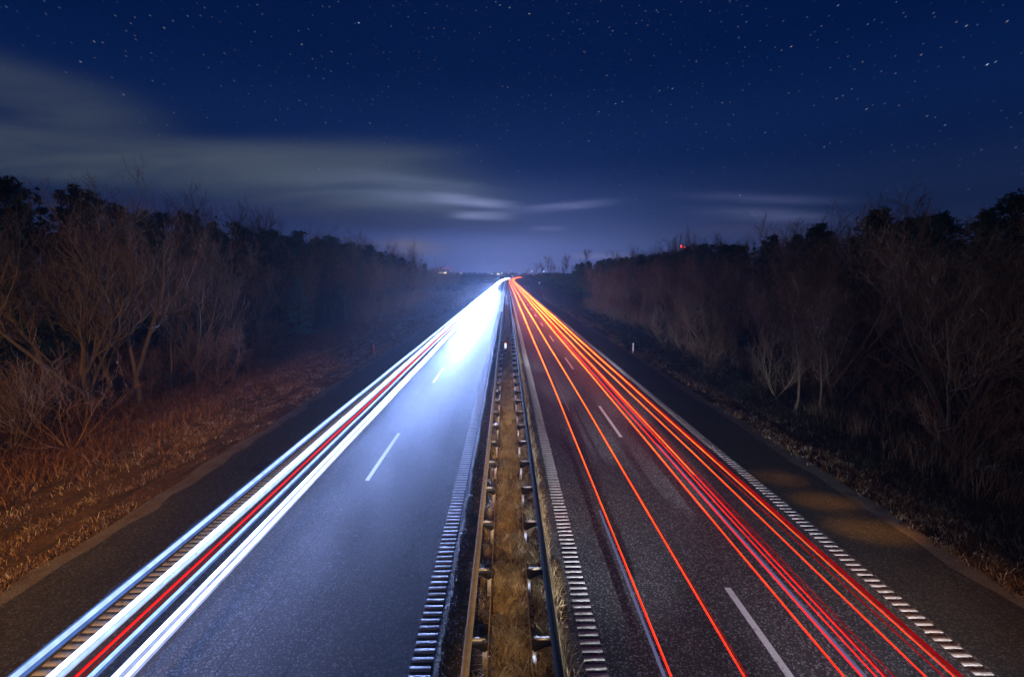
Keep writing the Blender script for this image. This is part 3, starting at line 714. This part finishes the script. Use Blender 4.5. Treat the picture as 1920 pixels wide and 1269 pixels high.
# --- poplars and the tree alone, far along on the right
pop = Stock([make_tree('poplar', gen_bare(500 + i, 20, 1, .05, 1.1, .42, .22, .1, 3, .028), 'bark_d', 'twig', 'slim bare poplar in the row on the far skyline', 'tree', 'poplars on the far skyline') for i in range(2)])
for i, (px, sc_) in enumerate([(985, .62), (1003, .68), (1018, .86), (1030, .92), (1040, .86), (1056, .98), (1064, .95)]):
    yy = 400 + 7 * (i % 3); pop.put(i, (px - 950) / 853 * yy, yy, sc_, rn.uniform(0, 6.28))
pop.put(1, (1091 - 950) / 853 * 395, 395, 1.12, 1.0, 'lone bare poplar standing apart at the right end of the row', '')
# --- far wood that reads as one mass
def far_wood(name, spots, label, mat):
    rs = np.random.default_rng(77); mb = MB()
    for (x, y, h_) in spots:
        z0 = float(ground_z(x, y)); n = 170
        d = rs.normal(0, 1, (n, 3)); d /= np.linalg.norm(d, axis=1, keepdims=True); rr = rs.uniform(.3, 1, (n, 1)) ** .4
        P = np.array([x, y, z0 + h_ * .48]) + d * rr * np.array([h_ * .42, h_ * .42, h_ * .5])
        V, F = clump_leaves(P, 4, h_ * .16, rs, .8); mb.add(V, [F])
    return tag(mb.build(name, M[mat]), label, 'wood', kind='stuff')
sp1 = [(rn.uniform(-62, -19) , y + rn.uniform(-5, 5), rn.uniform(4.5, 7.5)) for y in range(195, 900, 6) for _ in range(2)]
sp1 = [(x if x > -40 else x, y, h_ * (1.3 if x < -38 and y < 260 else .85)) for x, y, h_ in sp1]
far_wood('far_wood', sp1, 'low misty wood running along the left side into the distance', 'ivy')
sp2 = [(float(curve_x(y)) + rn.uniform(27 + (y - 150) * .02, 75 + (y - 150) * .1), y + rn.uniform(-5, 5), rn.uniform(5.0, 8.2) if y > 230 else rn.uniform(6, 9)) for y in range(165, 800, 6) for _ in range(3)]
far_wood('far_wood', sp2, 'dark hedge and wood along the right side before the bend', 'ivy')
sp3 = [(rn.uniform(-900, 900), rn.uniform(1500, 1900), rn.uniform(9, 15)) for _ in range(420)]
far_wood('far_wood', sp3, 'dark line of distant woods along the horizon', 'ivy')

# ------------------------------------------------------------------ delineator posts
def delineator(x, y, label, face, refl, group='marker posts along the verge', band=True):
    r = tag(empty('marker_post', (x, y, float(ground_z(x, y)))), label, 'marker post', group)
    mb = MB(); mb.tube([(0, 0, -.2), (0, 0, .2), (0, 0, .70)], [.060, .060, .058], 10); mb.tube([(0, 0, .70), (0, 0, .98), (0, 0, 1.02)], [.058, .056, .035], 10)
    mb.build('post_body', M[face], r, smooth=False)
    mb = MB(); mb.box((0, -.060, .84), (.062, .010, .16)); mb.build('reflector', M[refl], r)
    return r
delineator(-12.3, 41.7, 'marker post lit orange red on the near left verge', 'post_red', 'post_white')  # red light on this white post is put into its body colour
delineator(11.85, 42.0, 'white marker post on the near right verge with an amber reflector', 'post_white', 'amber')
delineator(11.9, 146, 'white marker post with a reddish reflector far along the right verge', 'post_white', 'post_red')
delineator(11.95, 246, 'tiny white marker post third along the right verge', 'post_white', 'amber')
delineator(18, 235, 'tiny white post set back on the far right verge', 'post_white', 'amber', 'far posts on the right')
delineator(26, 240, 'tiny white post before the dark hedge on the far right', 'post_white', 'amber', 'far posts on the right')
# median posts
r = tag(empty('median_marker', (-.12, 41.0, .02)), 'white marker with a red top standing between the guard rails', 'marker post', 'markers in the median')
mb = MB(); mb.tube([(0, 0, 0), (0, 0, .06), (0, 0, .07), (0, 0, .30)], [.12, .11, .05, .05], 12); mb.build('foot', M['post_white'], r, smooth=False)
mb = MB(); mb.tube([(0, 0, .30), (0, 0, .55)], [.055, .055], 12); mb.build('dark_band', M['black'], r)
mb = MB(); mb.tube([(0, 0, .55), (0, 0, 1.08)], [.115, .115], 14); mb.build('sleeve', M['post_white'], r)
mb = MB(); mb.tube([(0, 0, 1.08), (0, 0, 1.16), (0, 0, 1.18)], [.116, .116, .09], 14); mb.build('red_cap', M['post_red'], r)
r2 = copy_tree(r); r2.location = (-.12, 137, .02); r2['label'] = 'small white marker farther along the median'
# distant roadside sign plate by the bend
r = tag(empty('roadside_sign', (21.5, 300, 0)), 'small bright white sign plate where the road bends away', 'sign')
mb = MB(); mb.box((0, 0, 2.0), (1.25, .05, 1.5)); mb.build('plate', M['refl'], r)
mb = MB(); mb.box((-.4, .06, 1.2), (.07, .07, 2.5)); mb.box((.4, .06, 1.2), (.07, .07, 2.5)); mb.build('leg', M['steel'], r)
# drain cover in the left shoulder
mb = MB(); a = np.linspace(0, 2 * math.pi, 33)[:-1]
for r0_, r1_, z_ in ((.28, .36, .012), (.0, .25, .006)):
    V = np.concatenate([np.stack([r0_ * np.cos(a), r0_ * np.sin(a), a * 0 + z_], -1), np.stack([r1_ * np.cos(a), r1_ * np.sin(a), a * 0 + z_], -1), np.stack([(r1_ + .02) * np.cos(a), (r1_ + .02) * np.sin(a), a * 0 - .004], -1)])
    k = 32; i = np.arange(k); j = (i + 1) % k
    mb.add(V, [np.stack([i, i + k, j + k, j], -1), np.stack([i + k, i + 2 * k, j + 2 * k, j + k], -1)])
o = mb.build('drain_cover', M['iron']); o.location = (-9.45, 16.7, .0); tag(o, 'round iron drain cover in the left hard shoulder', 'drain cover')
# fallen stick by the right guard rail
mb = MB(); mb.tube([(0, 0, .02), (.14, .05, .10), (.24, .02, .12), (.36, .10, .10)], [.012, .010, .008, .004], 5); mb.tube([(.24, .02, .12), (.28, .12, .2)], [.007, .003], 4)
o = mb.build('fallen_stick', M['straw']); o.location = (.97, 9.0, .03); tag(o, 'pale forked stick lying beside the right guard rail', 'stick')

# ------------------------------------------------------------------ light trails
def ticks(root, u, z, mat):
    P = []; r = []; y = 7.0
    while y < 55:
        L = .035 + .02 * math.sin(y * 3.1) + .012 * math.sin(y * 7.7)
        P += [(u, y, z), (u - .02 - L, y + .05, z + L * .9)]; r += [.009, .002]; y += .11
    mb = MB(); mb.tube(P, r, 3); mb.build('flicker_edge', mat, root)
def trail(label, parts, group, cat='light trail'):
    """parts: (name, offset, height, radius near, radius far, material, y0, y1)"""
    root = tag(empty('light_trail', (0, 0, 0)), label, cat, group)
    for nm, u, z, ra, rb, mat, y0, y1 in parts:
        ys = np.concatenate([np.arange(y0, min(y1, 60), 1.5), np.arange(60, 400, 8.0), np.arange(400, 2000, 15.0)]); ys = ys[(ys >= y0) & (ys < y1)]; ys = np.append(ys, y1)
        wob = .035 * np.sin(ys / 23.0 + u * 5) + .02 * np.sin(ys / 7.3 + u * 11)
        P = np.stack([u + wob * np.clip(ys / 30, 0, 1) + curve_x(ys), ys, z + .008 * np.sin(ys / 2.1 + u)], -1)
        rr = ra + (rb - ra) * np.clip((ys - 8) / (75 if mat is E_or else 150), 0, 1) ** .8
        mb = MB(); mb.tube(P, rr, 8); mb.build(nm, mat, root, smooth=True)
    return root
HW = (.62, .76, 1.0)
E_white = emit('headlight_white', (.47, .63, 1.0), 7.0, 70.0, 8, 130)
E_blue = emit('headlight_blue', (.30, .55, 1.0), 1.6, 16.0, 8, 110)
E_pale = emit('headlight_pale', (.50, .72, 1.0), 1.15, 6.0, 8, 90)
E_halo = emit('blue_fringe', (.16, .32, .95), .55, 2.0, 8, 90)
E_sheath = emit('white_sheath', (.46, .56, 1.0), .85, 4.0, 8, 90)
E_tick = emit('blue_flicker', (.14, .28, .95), .32)
E_red = emit('tail_red', (1.0, .012, .010), 1.9, 2.8, 8, 90)
E_dred = emit('tail_deep_red', (.75, .010, .012), .32, 1.3, 8, 90)
E_or = emit('tail_orange', (1.0, .125, .012), 1.35, 11.0, 8, 70)
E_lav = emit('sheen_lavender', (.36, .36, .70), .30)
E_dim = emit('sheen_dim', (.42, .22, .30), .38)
GW, GRD = 'white headlight trails', 'red tail light trails'
WE = 880
blue_trail = trail('blue fringed white streak, leftmost, over the left hard shoulder line', [('core', -7.80, 1.00, .045, .13, E_pale, 4, WE), ('fringe', -7.845, .99, .052, .11, E_halo, 4, 140), ('fringe', -7.76, .93, .030, .05, E_halo, 4, 140)], GW)
ticks(blue_trail, -7.86, 1.03, E_tick)
trail('fat white streak just inside the left rumble line', [('fringe', -7.585, .60, .088, .16, E_sheath, 4, 300), ('core', -7.60, .65, .068, .17, E_white, 4, WE), ('fringe', -7.52, .63, .035, .08, E_pale, 4, 200)], GW)
trail('red streak running between the white streaks on the left carriageway', [('core', -7.20, .66, .019, .012, E_red, 4, 62), ('strand', -7.10, .64, .012, .010, E_dred, 4, 60), ('strand', -7.26, .64, .014, .010, E_dred, 4, 60)], 'red trail on the left')
trail('thin icy blue streak beside the red one on the left carriageway', [('core', -6.97, .66, .030, .08, E_blue, 4, 500), ('fringe', -6.90, .64, .024, .03, E_halo, 4, 140), ('core', -6.94, .67, .024, .05, E_pale, 4, 300)], GW)
trail('fattest white streak, nearest the dashed lane line on the left', [('fringe', -6.445, .60, .112, .18, E_sheath, 4, 300), ('core', -6.50, .65, .080, .19, E_white, 4, WE), ('strand', -6.385, .64, .045, .10, E_white, 4, WE)], GW)
trail('white streak that starts far along in the left lane', [('core', -5.9, .66, .02, .17, E_white, 150, WE)], GW)
RE = 1250
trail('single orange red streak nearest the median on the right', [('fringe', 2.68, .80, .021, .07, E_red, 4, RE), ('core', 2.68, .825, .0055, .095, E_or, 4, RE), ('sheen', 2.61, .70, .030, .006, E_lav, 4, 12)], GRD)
trail('thin orange red streak second from the median on the right', [('fringe', 3.87, .80, .017, .07, E_red, 4, RE), ('core', 3.87, .822, .0055, .095, E_or, 4, RE), ('strand', 3.93, .78, .012, .02, E_dred, 4, 100)], GRD)
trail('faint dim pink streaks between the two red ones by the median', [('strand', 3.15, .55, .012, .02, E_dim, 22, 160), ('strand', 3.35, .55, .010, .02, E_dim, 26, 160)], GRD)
trail('red streak just right of the right dashed lane line', [('fringe', 5.50, .80, .016, .07, E_red, 4, RE), ('core', 5.50, .822, .0055, .095, E_or, 4, RE)], GRD)
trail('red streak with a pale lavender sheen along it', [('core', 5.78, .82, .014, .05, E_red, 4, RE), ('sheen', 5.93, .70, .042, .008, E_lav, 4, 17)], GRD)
trail('bundle of close red strands in the middle of the right lane', [('strand', 6.02, .82, .011, .05, E_red, 4, RE), ('strand', 6.10, .86, .010, .08, E_or, 14, RE), ('strand', 6.16, .80, .009, .04, E_red, 4, RE), ('strand', 6.24, .76, .014, .03, E_dred, 4, 200), ('strand', 6.30, .82, .012, .03, E_dred, 4, 200)], GRD)
trail('slim red streak right of the close bundle', [('fringe', 6.84, .80, .013, .07, E_red, 4, RE), ('core', 6.84, .818, .0045, .09, E_or, 4, RE)], GRD)
trail('outermost red streak along the right edge line', [('core', 7.30, .82, .012, .08, E_red, 4, RE), ('core', 7.28, .836, .005, .10, E_or, 4, RE), ('strand', 7.42, .78, .020, .04, E_dred, 4, 300), ('strand', 7.52, .74, .016, .04, E_dred, 4, 300), ('strand', 7.20, .76, .014, .04, E_dred, 4, 300)], GRD)

# ------------------------------------------------------------------ far lights
L_warm = emit('lamp_warm', (1.0, .82, .55), 3.5); L_red = emit('lamp_red', (1.0, .05, .01), 5.0); L_white = emit('lamp_white', (.9, .95, 1.0), 6.0)
def far_at(px, py, d): return (px - 950) / 853 * d, d, CAM_H - (py - 515) / 853 * d / .99
def ball(mb, c, r):
    P = [(c[0], c[1], c[2] + r * math.sin(a)) for a in np.linspace(-1.5, 1.5, 6)]; mb.tube(P, [r * math.cos(a) for a in np.linspace(-1.5, 1.5, 6)], 8)
def lamp_post(px, py, d, r, label, mat, group='distant street lamps'):
    x, y, z = far_at(px, py, d); g = -1.0
    root = tag(empty('street_lamp', (x, y, 0)), label, 'street lamp', group)
    mb = MB(); mb.tube([(0, 0, g), (0, 0, z)], [.12, .08], 6); mb.build('pole', M['tower'], root)
    mb = MB(); ball(mb, (0, -.3, z), r); mb.build('lamp', mat, root)
lamp_post(866, 512.5, 1200, 1.0, 'pale lamp low on the horizon right of the lit hall', L_warm)
lamp_post(923, 513.5, 1100, .8, 'faint lamp on the horizon above the white streaks', L_warm)
lamp_post(941, 512.5, 1100, .7, 'small lamp beside the tiny lit house on the horizon', L_white)
lamp_post(997, 508.5, 900, .6, 'white lamp at the foot of the far poplars', L_white)
lamp_post(1019, 509.5, 800, .7, 'brightest white lamp between the far poplars', L_white)
lamp_post(957, 507.5, 1400, .7, 'faint lamp in the middle of the horizon', L_warm)
def hall(px, py, d, wpx, hpx, label, nwin):
    x, y, z = far_at(px, py, d); W = wpx / 853 * d; H = hpx / 853 * d
    root = tag(empty('lit_hall', (x, y, 0)), label, 'building')
    zt = z + H
    mb = MB(); mb.box((0, 4, zt / 2), (W * 1.3, 8, zt)); 
    mb.build('wall', M['farwall'], root)
    mb = MB(); V = np.array([[-W * .68, -.4, zt], [W * .68, -.4, zt], [W * .68, 8.4, zt], [-W * .68, 8.4, zt], [-W * .68, 4, zt + 1.5], [W * .68, 4, zt + 1.5]])
    mb.add(V, [np.array([[0, 1, 5, 4], [2, 3, 4, 5], [3, 2, 1, 0]]), np.array([[0, 4, 3], [1, 2, 5]])]); mb.build('roof', M['tower'], root)
    for k in range(nwin):
        ww = W / nwin; mb = MB(); mb.box((-W / 2 + ww * (k + .5), -.06, z), (ww * (.86 if k > 1 else .45), .12, H)); mb.build('window', L_warm, root)
hall(831, 511.5, 1300, 16, 2.2, 'long low hall with a row of lit windows on the left horizon', 5)
hall(934.5, 513.6, 1150, 5, 2.0, 'tiny house with lit windows just above the end of the road', 2)
def mast(px, py, d, label, lamps, r, w0):
    x, y, z = far_at(px, py, d); root = tag(empty('radio_mast', (x, y, 0)), label, 'mast', 'masts with red lamps')
    mb = MB()
    for sx, sy in ((-1, -1), (1, -1), (1, 1), (-1, 1)): mb.tube([(sx * w0, sy * w0, -1), (sx * w0 * .3, sy * w0 * .3, z)], [.09, .06], 5)
    n = int(z / 3)
    for k in range(n):
        f0, f1 = 1 - .7 * k / n, 1 - .7 * (k + 1) / n; z0, z1 = z * k / n, z * (k + 1) / n
        for s in ((-1, -1, 1, -1), (1, -1, 1, 1), (1, 1, -1, 1), (-1, 1, -1, -1)): mb.tube([(s[0] * w0 * f0, s[1] * w0 * f0, z0), (s[2] * w0 * f1, s[3] * w0 * f1, z1)], .05, 3)
    mb.build('lattice', M['tower'], root)
    for (ox, oz) in lamps: mb = MB(); ball(mb, (ox, -.4, z + oz), r); mb.build('red_lamp', L_red, root)
mast(1272, 463, 330, 'lattice mast with bright red lamps behind the right wood', [(0, .0), (.35, -.7), (2.6, -1.2)], .55, 1.6)
for k, (px, lab) in enumerate(((834, 'left of three distant masts with red lamps'), (838.5, 'middle of three distant masts with red lamps'), (843.5, 'right of three distant masts with red lamps'))):
    mast(px, 503.5, 1500, lab, [(0, 0)], 1.0, 2.0)

# ------------------------------------------------------------------ haze
mb = MB(); mb.box((0, 1080, 24.5), (1400, 2300, 55)); hz = mb.build('haze', None)
m = bpy.data.materials.new('haze_air'); m.use_nodes = True; t = NT(m.node_tree); t.n.clear()
v = t.new('ShaderNodeVolumePrincipled'); v.inputs['Color'].default_value = (.62, .76, 1.0, 1); v.inputs['Density'].default_value = .00016; v.inputs['Anisotropy'].default_value = .62
oo = t.new('ShaderNodeOutputMaterial'); t.l.new(v.outputs[0], oo.inputs['Volume']); hz.data.materials.append(m); tag(hz, kind='stuff')
